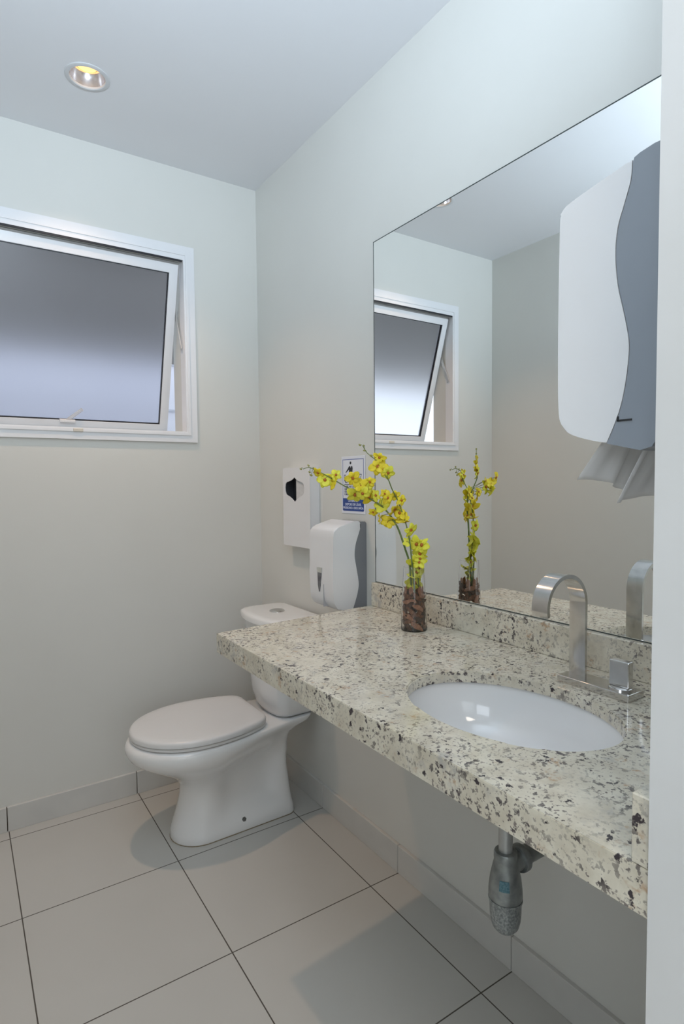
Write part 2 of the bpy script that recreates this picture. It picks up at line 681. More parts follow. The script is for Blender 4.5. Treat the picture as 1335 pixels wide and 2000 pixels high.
# ------------------------------------------------------------------ outside
struct('ground', Box(-9, 7, 0.15, 8, -0.1, -0.02), mottled('outdoor_paving', (0.50, 0.50, 0.49), (0.60, 0.60, 0.58), 3, rough=0.8))
nb = thing('neighbouring_building', 'pale building wall seen through the gap beside the tilted window', 'building', (1.2, 3.4, -0.02))
bm = bmesh.new()
box(bm, -1.7, 6.0, 3.4, 3.6, -0.02, 5.0)
obj('facade', bm, mottled('facade_render', (0.62, 0.63, 0.70), (0.68, 0.69, 0.75), 1.2, rough=0.8), nb)
bm = bmesh.new()
for z in (0.6, 1.2, 1.62, 1.95, 2.4):
    box(bm, -1.7, 6.0, 3.385, 3.4, z, z+0.02)
obj('ledge', bm, mottled('ledge_paint', (0.45, 0.47, 0.52), (0.5, 0.52, 0.57), 3, rough=0.8), nb)
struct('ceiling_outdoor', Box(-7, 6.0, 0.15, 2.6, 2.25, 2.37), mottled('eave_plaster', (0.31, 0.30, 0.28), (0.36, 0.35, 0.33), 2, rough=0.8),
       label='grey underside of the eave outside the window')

# ================================================================== MIRROR
mir = thing('wall_mirror', 'large frameless rectangular mirror above the granite vanity', 'mirror', (0, -1.45, 0.9115))
MY0, MY1, MZ0, MZ1 = -2.045, -0.8534, 0.9115, 1.9887
bm = bmesh.new()
box(bm, -0.0042, -0.0004, MY0, MY1, MZ0, MZ1, mi=0)
for f in bm.faces:
    f.material_index = 1
    if f.calc_center_median().x < -0.004:
        f.material_index = 0
obj('mirror_glass', bm, [M_MIRROR, M_MEDGE], mir)
bm = bmesh.new()
e = 0.0022
box(bm, -0.0048, -0.0004, MY1, MY1+e, MZ0, MZ1+e)
box(bm, -0.0048, -0.0004, MY0, MY1, MZ1, MZ1+e)
box(bm, -0.0048, -0.0004, MY0, MY1+e, MZ0-e, MZ0)
obj('mirror_border', bm, M_MEDGE, mir, label='dark ground edge')

# ================================================================== VANITY
CT, CB = 0.833, 0.782
CFX = -0.563
van = thing('granite_vanity_top', 'cream speckled granite vanity top with deep front edge, hung under mirror', 'vanity', (-0.28, -1.45, CB))
outer = [(CFX, -0.886), (CFX+0.003, YN), (0, YN), (0, -0.842)]
BC = (-0.3275, -1.667)
ea, eb, er = 0.2012, 0.1457, radians(5)     # major along y


def ell(a, A=ea, Bb=eb):
    # radius of the oval cut-out in direction a; major axis close to +y
    t = a-(pi/2+er)
    return A*Bb/math.sqrt((Bb*cos(t))**2+(A*sin(t))**2)


bm = plate_hole(outer, BC, ell, CT-0.022, CT, 128)
# soften the rim of the cut-out
es = [e for e in bm.edges if all(abs(v.co.z-CT) < 1e-6 for v in e.verts) and
      all(abs(math.hypot(v.co.x-BC[0], v.co.y-BC[1])-ell(math.atan2(v.co.y-BC[1], v.co.x-BC[0]))) < 1e-5 for v in e.verts)]
bmesh.ops.bevel(bm, geom=es, offset=0.0025, segments=2, affect='EDGES')
obj('slab', bm, M_GRANITE, van, smooth=30)
bm = bmesh.new()
prism(bm, [(CFX-0.0008, -0.8868), (CFX+0.0022, YN), (CFX+0.022, YN), (CFX+0.020, -0.8848)], 'z', CB, CT-0.0012)
prism(bm, [(CFX-0.0008, -0.8868), (CFX+0.0002, -0.9068), (0, -0.862), (0, -0.8412)], 'z', CB+0.0003, CT-0.0223)
obj('front_apron', bm, M_GRANITE, van)
bm = Box(-0.020, 0.0, YN+0.0, -0.848, CT, 0.909, bev=0.0015, seg=1)
obj('backsplash', bm, M_GRANITE, van)
bm = Box(CFX+0.0025, -0.0203, YN, YN+0.020, CT, 0.908, bev=0.0015, seg=1)
obj('side_splash', bm, M_GRANITE, van)

# ------------------------------------------------------------------ basin (below the cut-out)
bas = thing('wash_basin', 'white oval undermount ceramic basin set into the granite', 'sink', (BC[0], BC[1], CT-0.17))
bm = bmesh.new()
prof = [(1.055, 0.0), (1.03, -0.0005), (1.022, -0.010), (1.0, -0.035), (0.95, -0.062), (0.85, -0.088), (0.68, -0.106), (0.45, -0.115), (0.2, -0.119), (0.13, -0.121)]
n = 96
inner = []
ztop = CT-0.0222
for s, h in prof:
    inner.append([bm.verts.new((BC[0]+ell(2*pi*i/n)*s*cos(2*pi*i/n), BC[1]+ell(2*pi*i/n)*s*sin(2*pi*i/n), ztop+h)) for i in range(n)])
outr = []
for s, h in ((1.055, -0.010), (1.035, -0.05), (0.97, -0.080), (0.80, -0.110), (0.45, -0.124), (0.13, -0.127)):
    outr.append([bm.verts.new((BC[0]+ell(2*pi*i/n)*s*cos(2*pi*i/n), BC[1]+ell(2*pi*i/n)*s*sin(2*pi*i/n), ztop+h)) for i in range(n)])
rings = list(reversed(inner))+outr
for A, B in zip(rings[:-1], rings[1:]):
    for i in range(n):
        bm.faces.new((A[i], A[(i+1) % n], B[(i+1) % n], B[i]))
A, B = rings[-1], rings[0]
for i in range(n):
    bm.faces.new((A[i], A[(i+1) % n], B[(i+1) % n], B[i]))
obj('bowl', bm, M_CERAMIC, bas, smooth=50)
bm = bmesh.new()
lathe(bm, [(0.0, -0.004), (0.012, -0.004), (0.016, -0.001), (0.024, 0.001), (0.0265, 0.0), (0.0265, -0.004), (0.015, -0.018), (0, -0.018)], (BC[0], BC[1], ztop-0.1175), 32)
obj('drain', bm, M_CHROME, bas, smooth=40)
# small printed maker's emblem on the far inside wall
bm = bmesh.new()
a0 = radians(-48)
rr_ = ell(a0)*0.993
c = Vector((BC[0]+rr_*cos(a0), BC[1]+rr_*sin(a0), ztop-0.040))
nn = Vector((-cos(a0)*0.9, -sin(a0)*0.9, 0.35)).normalized()
R = nn.to_track_quat('Z', 'Y').to_matrix().to_4x4()
for k in range(2):
    box(bm, -0.005+k*0.006, -0.001+k*0.006, -0.002, 0.002, -0.001, 0.0006, M=Matrix.Translation(c) @ R)
obj('emblem', bm, mat('emblem_grey', (0.25, 0.25, 0.28), 0.5), bas)

# ------------------------------------------------------------------ faucet
fau = thing('faucet', 'chrome flat-band arched faucet with square side handle', 'faucet', (-0.121, -1.66, CT))
bm = Box(-0.147, -0.095, -1.789, -1.641, CT, CT+0.0135, bev=0.0015)
obj('base_plate', bm, M_CHROME, fau)
bm = bmesh.new()
FW = 0.0355
fy0, fy1 = -1.6775, -1.6775+FW
xc, zc, ro, ri = -0.165, 0.990, 0.0625, 0.0550
pts_o, pts_i = [], []
pts_o.append((xc+ro, CT+0.013)); pts_i.append((xc+ri, CT+0.013))
for k in range(0, 33):
    a = radians(k*(194/32))
    kz = 1.0
    pts_o.append((xc+ro*cos(a), zc+ro*kz*sin(a)))
    pts_i.append((xc+ri*cos(a), zc+ri*kz*sin(a)))
# straight end that points down towards the basin, slightly flared
poly = pts_o+list(reversed(pts_i))
A, B, fs = prism(bm, poly, 'y', fy0, fy1)
es = [e for e in bm.edges if abs(e.verts[0].co.y-e.verts[1].co.y) < 1e-6]
bmesh.ops.bevel(bm, geom=es, offset=0.0008, segments=1, affect='EDGES')
obj('spout', bm, M_CHROME, fau, smooth=30)
hd = bpy.data.objects.new('handle', None)
COL.objects.link(hd)
hd.parent = fau
bm = bmesh.new()
lathe(bm, [(0, 0), (0.0215, 0), (0.0215, 0.003), (0.018, 0.0045), (0, 0.0045)], (-0.119, -1.758, CT+0.0135), 32)
obj('handle_collar', bm, M_CHROME, hd, smooth=40)
bm = Box(-0.0085, 0.0085, -0.019, 0.019, 0, 0.048, bev=0.002, M=Matrix.Translation((-0.119, -1.758, CT+0.0178)) @ Matrix.Rotation(radians(3), 4, 'Z'))
obj('handle_block', bm, M_CHROME, hd)

# ------------------------------------------------------------------ bottle trap
TX, TY = -0.327, -1.667
tr = thing('bottle_trap', 'grey metal bottle trap hanging under the vanity below the basin', 'plumbing trap', (TX, TY, 0.41))
bm = bmesh.new()
lathe(bm, [(0, 0.545), (0.0125, 0.545), (0.0125, 0.682), (0, 0.682)], (TX, TY, 0), 24)
obj('inlet_pipe', bm, mottled('pipe_grey', (0.42, 0.43, 0.42), (0.5, 0.51, 0.5), 30, rough=0.3, metal=0.6), tr, smooth=40)
bm = bmesh.new()
lathe(bm, [(0, 0.4775), (0.0295, 0.4775), (0.0305, 0.482), (0.0300, 0.495), (0.0275, 0.515), (0.0225, 0.538), (0.0205, 0.545), (0.0210, 0.552), (0.0210, 0.560), (0.0195, 0.563), (0.0165, 0.564), (0, 0.564)], (TX, TY, 0), 40)
tube(bm, [(TX+0.004, TY, 0.535), (TX+0.035, TY, 0.535)], 0.0185, 24)
obj('trap_body', bm, M_GREYPVC, tr, smooth=40)
bm = bmesh.new()
lathe(bm, [(0, 0.412), (0.008, 0.4125), (0.017, 0.416), (0.0235, 0.424), (0.0268, 0.436), (0.0280, 0.450), (0.0285, 0.4705), (0.0305, 0.4735), (0.0305, 0.4772), (0, 0.4772)], (TX, TY, 0), 40)
obj('trap_cup', bm, M_CUP, tr, smooth=40)
bm = bmesh.new()
lathe(bm, [(0, 0), (0.0235, 0), (0.0245, 0.003), (0.0245, 0.012), (0.0225, 0.015), (0, 0.015)], (TX+0.032, TY, 0.535), 32, axis='x')
obj('coupling_nut', bm, M_GREYPVC, tr, smooth=40)
bm = bmesh.new()
tube(bm, [(TX+0.047, TY, 0.535), (-0.012, TY, 0.535)], 0.0165, 24)
lathe(bm, [(0, 0), (0.032, 0), (0.030, 0.008), (0, 0.009)], (-0.0125, TY, 0.535), 32, axis='x')
obj('outlet_pipe', bm, M_GREYPVC, tr, smooth=40)
# blue square sticker on the body, facing the doorway
bm = bmesh.new()
for i in range(6):
    pass
ang0 = math.atan2(-2.36-TY, -1.137-TX)
vs = []
for j, z in enumerate((0.504, 0.522)):
    row = []
    for i in range(7):
        a = ang0-radians(4)+radians((i-3)*6)
        r = (0.0296 if j == 0 else 0.0264)+0.0005
        row.append(bm.verts.new((TX+r*cos(a), TY+r*sin(a), z)))
    vs.append(row)
for i in range(6):
    bm.faces.new((vs[0][i], vs[0][i+1], vs[1][i+1], vs[1][i]))
obj('sticker', bm, mottled('sticker_blue', (0.05, 0.14, 0.18), (0.14, 0.26, 0.30), 400, rough=0.5), tr, label='small blue square sticker')

# ================================================================== TOILET
TC = -0.386
toi = thing('toilet', 'white ceramic close-coupled toilet with closed lid below the window', 'toilet', (-0.38, TC, 0))


def outline(ub, uf, uc, wf, wr, n=72, pinch=0.0, pu=0.285):
    """half-egg outline, u = distance from the wall, returns closed list (x,y)"""
    P = []
    k = n//2
    for i in range(k+1):
        t = i/k
        s = 0.5-0.5*cos(pi*t)
        u = ub+(uf-ub)*s
        if u >= uc:
            w = wf*math.sqrt(max(0, 1-((u-uc)/(uf-uc))**2.1))
        else:
            q = (u-ub)/(uc-ub)
            sm = q*q*(3-2*q)
            w = wr+(wf-wr)*sm
            rb = 0.035
            if u-ub < rb:
                w = w-rb*(1-math.sqrt(max(0, 1-((rb-(u-ub))/rb)**2)))
        w -= pinch*math.exp(-((u-pu)/0.105)**4)
        P.append((u, max(w, 0)))
    out = [(-u, TC-w) for u, w in P]+[(-u, TC+w) for u, w in reversed(P[1:-1])]
    return out


def loft(bm, secs):
    rings = []
    for z, o in secs:
        rings.append([bm.verts.new((x, y, z)) for x, y in o])
    for A, B in zip(rings[:-1], rings[1:]):
        n = len(A)
        for i in range(n):
            bm.faces.new((A[i], A[(i+1) % n], B[(i+1) % n], B[i]))
    bm.faces.new(list(reversed(rings[0])))
    bm.faces.new(rings[-1])


bm = bmesh.new()
S = [  # z, ub, uf, uc, wf, wr, pinch
    (0.000, .105, .548, .440, .100, .098, 0),
    (0.006, .103, .550, .440, .102, .100, 0),
    (0.030, .106, .547, .440, .099, .097, .001),
    (0.050, .110, .540, .435, .094, .092, .006),
    (0.075, .113, .532, .430, .090, .089, .024),
    (0.110, .117, .522, .425, .085, .086, .032),
    (0.150, .121, .513, .420, .082, .084, .034),
    (0.185, .124, .512, .420, .085, .082, .034),
    (0.215, .123, .530, .430, .098, .081, .034),
    (0.240, .120, .560, .440, .117, .082, .032),
    (0.262, .121, .598, .445, .138, .084, .024),
    (0.282, .120, .634, .450, .158, .088, .012),
    (0.300, .117, .662, .450, .173, .093, .004),
    (0.318, .110, .682, .450, .183, .102, 0),
    (0.336, .085, .691, .450, .188, .112, 0),
    (0.352, .045, .692, .450, .188, .120, 0),
    (0.364, .038, .686, .450, .184, .122, 0),
    (0.369, .036, .676, .450, .176, .120, 0),
]
loft(bm, [(z, outline(ub, uf, uc, wf, wr, 96, p)) for z, ub, uf, uc, wf, wr, p in S])
obj('bowl', bm, M_CERAMIC, toi, smooth=60)
bm = bmesh.new()
O = outline(.105, .5505, .440, .103, .101, 96)
loft(bm, [(0.0002, O), (0.0022, O)])
obj('sealant_line', bm, mottled('old_sealant', (0.22, 0.17, 0.10), (0.32, 0.27, 0.19), 60, rough=0.8), toi, label='brown sealant line')


def lid_out(ins=0.0, u0=0.230, uf=0.677):
    P = []
    uc = 0.452
    k = 40
    W = 0.187
    for i in range(k+1):
        s = 0.5-0.5*cos(pi*i/k)
        u = u0+ins+(uf-ins-u0-ins)*s
        if u > uc:
            w = (W-ins)*math.sqrt(max(0, 1-((u-uc)/(uf-ins-uc))**2))
        else:
            w = (W-ins)*math.sqrt(max(0, 1-((u-uc)/0.300)**2.0))
        rb = 0.03
        if u-u0-ins < rb:
            w -= rb*(1-math.sqrt(max(0, 1-((rb-(u-u0-ins))/rb)**2)))
        P.append((u, max(w, 0)))
    return [(-u, TC-w) for u, w in P]+[(-u, TC+w) for u, w in reversed(P[1:-1])]


bm = bmesh.new()
loft(bm, [(0.3705, lid_out(0.010)), (0.3735, lid_out(0.004)), (0.380, lid_out(0.003)), (0.383, lid_out(0.006))])
obj('seat', bm, M_SEAT, toi, smooth=50)
bm = bmesh.new()
loft(bm, [(0.3838, lid_out(0.004)), (0.3868, lid_out(0.0)), (0.398, lid_out(0.0)), (0.4035, lid_out(0.003)), (0.4065, lid_out(0.009)), (0.4085, lid_out(0.03)), (0.4095, lid_out(0.07))])
obj('lid', bm, M_SEAT, toi, smooth=50)
for s in (-1, 1):
    bm = bmesh.new()
    lathe(bm, [(0, 0), (0.009, 0), (0.009, 0.012), (0.007, 0.014), (0, 0.014)], (-0.229, TC+s*0.070, 0.369), 20)
    obj('hinge_cap', bm, M_SEAT, toi, smooth=40)


def rrect(x0, x1, y0, y1, r, bulge=0.0, k=6):
    """rounded rectangle; bulge pushes the -x side outwards"""
    P = []
    for cx, cy, a0 in ((x1-r, y1-r, 0), (x0+r, y1-r, 90), (x0+r, y0+r, 180), (x1-r, y0+r, 270)):
        for i in range(k+1):
            a = radians(a0+90*i/k)
            P.append([cx+r*cos(a), cy+r*sin(a)])
        if a0 == 90:     # points along the front side
            for i in range(1, 10):
                P.append([x0, (y1-r)+((y0+r)-(y1-r))*i/10])
    ym = (y0+y1)/2
    hw = (y1-y0)/2
    for p in P:
        if p[0] < (x0+x1)/2:
            p[0] -= bulge*(1-((p[1]-ym)/hw)**2)
    return [tuple(p) for p in P]


bm = bmesh.new()
T = [(0.371, -.152, .100), (0.376, -.162, .112), (0.392, -.170, .122), (0.43, -.178, .132), (0.52, -.186, .142), (0.62, -.192, .148), (0.713, -.196, .151)]
loft(bm, [(z, rrect(x0, -0.022, TC-w, TC+w, 0.032, 0.022)) for z, x0, w in T])
obj('tank', bm, M_CERAMIC, toi, smooth=60)
bm = bmesh.new()
L2 = [(0.7155, 0.004), (0.719, 0.0), (0.735, 0.0), (0.741, 0.003), (0.7445, 0.010), (0.746, 0.022)]
loft(bm, [(z, rrect(-0.208+i, -0.014-i, TC-0.163+i, TC+0.163-i, 0.034, 0.030-i*0.3)) for z, i in L2])
tl = obj('tank_lid', bm, M_CERAMIC, toi, smooth=50)
bm = bmesh.new()
lathe(bm, [(0, 0), (0.029, 0), (0.029, 0.003), (0.026, 0.005), (0, 0.0055)], (-0.125, TC, 0.7458), 32)
obj('flush_button', bm, M_CHROME, tl, smooth=40)
# floor fixing bolts
bm = bmesh.new()
c = (-0.316, TC-0.088, 0.036)
R = Vector((0.0, -0.85, 0.5)).to_track_quat('Z', 'Y').to_matrix().to_4x4()
lathe(bm, [(0, 0), (0.0085, 0), (0.0085, 0.006), (0.005, 0.009), (0, 0.010)], (0, 0, 0), 6)
for v in bm.verts:
    v.co = Matrix.Translation(c) @ R @ v.co
obj('floor_bolt', bm, mottled('dull_bolt', (0.10, 0.10, 0.10), (0.2, 0.2, 0.19), 90, rough=0.4, metal=0.6), toi, label='dark bolt head')

# ================================================================== DISPENSERS


def bevelled_prism(prof, axis, a0, a1, bev, sides_only=True):
    bm = bmesh.new()
    A, B, fs = prism(bm, prof, axis, a0, a1)
    k = {'x': 0, 'y': 1, 'z': 2}[axis]
    es = [e for e in bm.edges if abs(e.verts[0].co[k]-e.verts[1].co[k]) < 1e-7]
    bmesh.ops.bevel(bm, geom=es, offset=bev, segments=4, affect='EDGES', profile=0.55, clamp_overlap=True)
    return bm


def curve2(P, k=5):
    C = catmull([(p[0], 0, p[1]) for p in P], k)
    return [(c.x, c.z) for c in C]


# soap dispenser, on the right wall; profile in (x,z)
sd = thing('soap_dispenser', 'white soap dispenser with grey wavy back at left end of vanity', 'soap dispenser', (0, -0.722, 0.81))
SC_ = curve2([(-0.028, 1.1045), (-0.0240, 1.0874), (-0.0343, 1.0591), (-0.0449, 1.0285), (-0.0491, 0.9927), (-0.0428, 0.956), (-0.0358, 0.9191), (-0.0337, 0.8946), (-0.0393, 0.8661), (-0.0499, 0.8358), (-0.0589, 0.8139)], 4)
frt = curve2([(-0.0589, 0.8139), (-0.085, 0.8150), (-0.1092, 0.8193), (-0.1260, 0.8370), (-0.1325, 0.86), (-0.1345, 0.92), (-0.1338, 0.9758), (-0.1325, 1.03), (-0.130, 1.0693), (-0.120, 1.0850), (-0.080, 1.0975), (-0.045, 1.1060), (-0.028, 1.1045)], 4)
cover = SC_+frt[1:-1]
bm = bevelled_prism(cover, 'y', -0.798, -0.652, 0.006)
sdc = obj('cover', bm, M_WPLASTIC, sd, smooth=35)
gre = [(-0.0005, 0.812), (-0.0005, 1.098), (-0.006, 1.1035), (-0.028, 1.1035)]+[(min(x+0.0012, -0.001), z) for x, z in SC_[1:-1]]+[(-0.0580, 0.814)]
bm = bmesh.new()
prism(bm, gre, 'y', -0.7975, -0.6525)
obj('back_body', bm, M_GPLASTIC, sd, smooth=35, label='grey plastic back')
# level window and its label, on the front face
bm = bmesh.new()
prism(bm, [(-0.704, 0.952), (-0.730, 0.952), (-0.7285, 0.925), (-0.722, 0.893), (-0.716, 0.872), (-0.712, 0.872), (-0.706, 0.893), (-0.7045, 0.925)], 'x', -0.1356, -0.1335)
obj('level_window', bm, mottled('smoked_window', (0.10, 0.10, 0.115), (0.2, 0.2, 0.21), 40, rough=0.2), sdc)
bm = bmesh.new()
prism(bm, [(-0.7025, 0.953), (-0.7315, 0.953), (-0.7305, 0.936), (-0.7035, 0.936)], 'x', -0.1372, -0.1354)
obj('maker_label', bm, mottled('label_foil', (0.45, 0.46, 0.42), (0.66, 0.67, 0.62), 220, rough=0.3), sdc, label='small foil maker label')
bm = bmesh.new()
box(bm, -0.1365, -0.100, -0.742, -0.7408, 0.826, 0.90)
obj('seam', bm, mat('seam_grey', (0.5, 0.5, 0.52), 0.5), sdc)

# paper towel dispenser on the near wall; profile in (y,z)
pd = thing('paper_towel_dispenser', 'large white paper towel dispenser with grey wavy back at right edge', 'paper towel dispenser', (-0.35, YN, 1.27))
SY = curve2([(-1.9756, 1.5968), (-1.9744, 1.5754), (-1.9667, 1.5505), (-1.9593, 1.5268), (-1.9569, 1.4968), (-1.9603, 1.4607), (-1.9685, 1.4256), (-1.9744, 1.3955), (-1.9747, 1.3749), (-1.9708, 1.3425), (-1.9636, 1.3121), (-1.9488, 1.2772)], 4)
fr = curve2([(-1.9488, 1.2772), (-1.925, 1.2825), (-1.8988, 1.2917), (-1.8860, 1.3045), (-1.8812, 1.3278), (-1.8800, 1.40), (-1.8802, 1.48), (-1.8815, 1.5591), (-1.8835, 1.5710), (-1.8905, 1.5785), (-1.93, 1.5880), (-1.9756, 1.5968)], 4)
PX0, PX1 = -0.480, -0.215
bm = bevelled_prism(SY+fr[1:-1], 'x', PX0, PX1, 0.006)
pdc = obj('cover', bm, M_WPLASTIC, pd, smooth=35)
g2 = [(y-0.001, z) for y, z in SY[1:-1]]+[(-1.9488, 1.2765), (-1.9902, 1.2664), (-2.0035, 1.2700), (-2.012, 1.2834), (-2.020, 1.292), (YN+0.0005, 1.292), (YN+0.0005, 1.602), (-2.0011, 1.6035), (-1.9849, 1.6010), (-1.978, 1.5985)]
bm = bmesh.new()
prism(bm, g2, 'x', PX0+0.0005, PX1-0.0005)
pdb = obj('back_body', bm, mottled('blue_grey_plastic', (0.27, 0.30, 0.34), (0.29, 0.32, 0.36), 4, rough=0.25), pd, smooth=35, label='grey plastic back')
bm = bmesh.new()
box(bm, PX0-0.0006, PX0+0.002, -1.980, -1.9625, 1.3015, 1.3035)
box(bm, PX0-0.0006, PX0+0.002, -1.9640, -1.9620, 1.3015, 1.3075)
obj('latch_notch', bm, M_DARK, pdb)
for k, (dy, dz, x0, x1, seed, lab) in enumerate(((0.0, 0.0, -0.455, -0.29, 1, 'front white paper towel hanging nearest the mirror'), (-0.045, -0.018, -0.462, -0.27, 5, 'white paper towel hanging nearest the doorway wall'))):
    rnd = random.Random(seed)
    bm = bmesh.new()
    NU, NV = 24, 10
    G = []
    for j in range(NV+1):
        row = []
        v = j/NV
        for i in range(NU+1):
            u = i/NU
            x = x0+(x1-x0)*u
            y = -1.945+dy+0.045*v*(1-0.4*u)+0.006*sin(u*14+seed)*v+0.003*sin(u*31+2*seed)
            z = 1.30+dz-0.072*v+0.006*sin(u*6.0+seed)*v-0.008*u*v
            row.append(bm.verts.new((x, y, z)))
        G.append(row)
    for j in range(NV):
        for i in range(NU):
            bm.faces.new((G[j][i], G[j][i+1], G[j+1][i+1], G[j+1][i]))
    o = obj('paper_towel', bm, M_TOWEL, None, smooth=60)
    md = o.modifiers.new('thickness', 'SOLIDIFY')
    md.thickness = 0.0006
    tag(o, lab, 'paper towel', 'paper towels hanging from the dispenser')

# toilet paper holder on the right wall near the corner
HX = -0.042
ph = thing('toilet_paper_holder', 'flat white toilet paper holder with a star-shaped opening near corner', 'toilet paper holder', (0, -0.40, 0.985))


def hpix():
    return [(-0.3858, 1.2555), (-0.370, 1.2470), (-0.352, 1.2420), (-0.335, 1.2385), (-0.3225, 1.2375), (-0.314, 1.2300), (-0.3100, 1.2160), (-0.3115, 1.2010), (-0.318, 1.1890), (-0.328, 1.1855), (-0.345, 1.1810), (-0.366, 1.1720), (-0.3858, 1.1600),
            (-0.404, 1.1700), (-0.424, 1.1790), (-0.442, 1.1845), (-0.455, 1.1905), (-0.4605, 1.2020), (-0.4605, 1.2180), (-0.455, 1.2300), (-0.443, 1.2365), (-0.424, 1.2395), (-0.404, 1.2450)]


hole = hpix()
hc = (sum(p[0] for p in hole)/len(hole), sum(p[1] for p in hole)/len(hole))
HY0, HY1, HZ0, HZ1 = -0.503, -0.293, 0.988, 1.292
bm = bmesh.new()
# front plate with the opening: connect hole points to rounded rectangle by rays
outerp = [(HY0, HZ0), (HY1, HZ0), (HY1, HZ1), (HY0, HZ1)]
hp = [(p[0], p[1]) for p in hole]


def star_r(a):
    dx, dy = cos(a), sin(a)
    best = 0
    for i in range(len(hp)):
        p, q = hp[i], hp[(i+1) % len(hp)]
        ex, ey = q[0]-p[0], q[1]-p[1]
        den = dx*ey-dy*ex
        if abs(den) < 1e-12:
            continue
        t = ((p[0]-hc[0])*ey-(p[1]-hc[1])*ex)/den
        s = ((p[0]-hc[0])*dy-(p[1]-hc[1])*dx)/den
        if t > 0 and -1e-6 <= s <= 1+1e-6:
            best = max(best, t)
    return best


bmp = plate_hole(outerp, hc, star_r, 0.0, 0.003, 120)
for v in bmp.verts:
    v.co = Vector((HX-0.0+v.co.z, v.co.x, v.co.y))
# side walls of the housing
box(bmp, HX+0.0025, -0.0005, HY0, HY0+0.003, HZ0, HZ1)
box(bmp, HX+0.0025, -0.0005, HY1-0.003, HY1, HZ0, HZ1)
box(bmp, HX+0.0025, -0.0005, HY0+0.003, HY1-0.003, HZ0, HZ0+0.003)
box(bmp, HX+0.0025, -0.0005, HY0+0.003, HY1-0.003, HZ1-0.003, HZ1)
bmesh.ops.remove_doubles(bmp, verts=bmp.verts, dist=1e-6)
obj('housing', bmp, M_WPLASTIC, ph)
bm = Box(-0.0025, -0.0005, HY0+0.0035, HY1-0.0035, HZ0+0.0035, HZ1-0.0035)
box(bm, -0.0385, -0.0025, HY1-0.012, HY1-0.0035, 1.10, 1.285)  # side lining added so this half of the opening stays dark
obj('inner_back', bm, mottled('inside_shade', (0.030, 0.033, 0.042), (0.05, 0.053, 0.063), 10, rough=0.5), ph, label='near-black lining for the shade inside')  # shade inside the holder is put into this near-black colour
o = obj('toilet_paper', Box(-0.036, -0.003, -0.4995, -0.388, 1.0, 1.275, bev=0.002), mottled('tissue_stack', (0.60, 0.60, 0.60), (0.66, 0.66, 0.66), 60, rough=0.9))
tag(o, 'stack of white folded toilet paper behind the star-shaped opening', 'toilet paper')

# ================================================================== SIGN
sg = thing('hygiene_sign', 'small white and blue notice with man dropping paper in bin', 'sign', (0, -0.7255, 1.127))
s_y0, s_y1, s_z0, s_z1 = -0.7955, -0.6545, 1.1265, 1.3225
M_SW = mottled('sign_white', (0.78, 0.80, 0.86), (0.80, 0.82, 0.88), 5, rough=0.35)
M_SB = mottled('sign_blue', (0.010, 0.045, 0.235), (0.012, 0.055, 0.27), 10, rough=0.35)
M_SK = mat('sign_black', (0.012, 0.012, 0.02), 0.4)
M_SL = mat('sign_line_blue', (0.16, 0.19, 0.42), 0.4)
M_ST = mat('sign_text_white', (0.75, 0.80, 0.92), 0.4)
bm = bmesh.new()


def sp(u, v):
    """sign coordinates: u 0..1 left to right as read, v 0..1 bottom to top"""
    return (s_y1+(s_y0-s_y1)*u, s_z0+(s_z1-s_z0)*v)


box(bm, -0.0022, -0.0003, s_y0, s_y1, s_z0, s_z1, bev=0.0006, seg=1)
board = obj('sign_board', bm, M_SW, sg)


def flat(name, polys, m, x0=-0.0027, x1=-0.0021, label=None):
    b = bmesh.new()
    for P in polys:
        prism(b, [sp(*p) for p in P], 'x', x0, x1)
    return obj(name, b, m, sg, label=label)


def R_(u0, v0, u1, v1):
    return [(u0, v0), (u1, v0), (u1, v1), (u0, v1)]


flat('blue_panel', [[(0.08, 0.045), (0.92, 0.045), (0.945, 0.06), (0.945, 0.265), (0.055, 0.265), (0.055, 0.06)]], M_SB)
flat('border_line', [R_(0.055, 0.26, 0.068, 0.94), R_(0.932, 0.26, 0.945, 0.94), R_(0.055, 0.94, 0.945, 0.952)], M_SL)
head = [(0.40+0.034*cos(a), 0.885+0.026*sin(a)) for a in [2*pi*i/14 for i in range(14)]]
flat('man_figure', [head,
                    [(0.335, 0.825), (0.385, 0.832), (0.405, 0.79), (0.43, 0.832), (0.475, 0.825), (0.49, 0.79), (0.475, 0.72), (0.465, 0.66), (0.345, 0.66), (0.335, 0.72)],
                    [(0.335, 0.825), (0.285, 0.785), (0.19, 0.725), (0.20, 0.712), (0.30, 0.755), (0.345, 0.77)],
                    ], M_SK)
flat('bin_figure', [R_(0.12, 0.670, 0.19, 0.682), R_(0.125, 0.60, 0.135, 0.67), R_(0.175, 0.60, 0.185, 0.67), [(0.135, 0.57), (0.125, 0.60), (0.14, 0.60), (0.19, 0.56), (0.18, 0.548)], R_(0.16, 0.535, 0.265, 0.548), R_(0.20, 0.575, 0.27, 0.585), R_(0.185, 0.60, 0.25, 0.606)], M_SK)
flat('basin_figure', [R_(0.655, 0.678, 0.86, 0.688), [(0.66, 0.678), (0.675, 0.678), (0.69, 0.645), (0.72, 0.635), (0.72, 0.628), (0.68, 0.636)],
                      [(0.84, 0.678), (0.855, 0.678), (0.835, 0.636), (0.79, 0.628), (0.79, 0.635), (0.825, 0.645)],
                      R_(0.72, 0.53, 0.735, 0.632), R_(0.775, 0.53, 0.79, 0.632), R_(0.72, 0.70, 0.78, 0.71)], mat('sign_drawing', (0.10, 0.13, 0.17), 0.4))


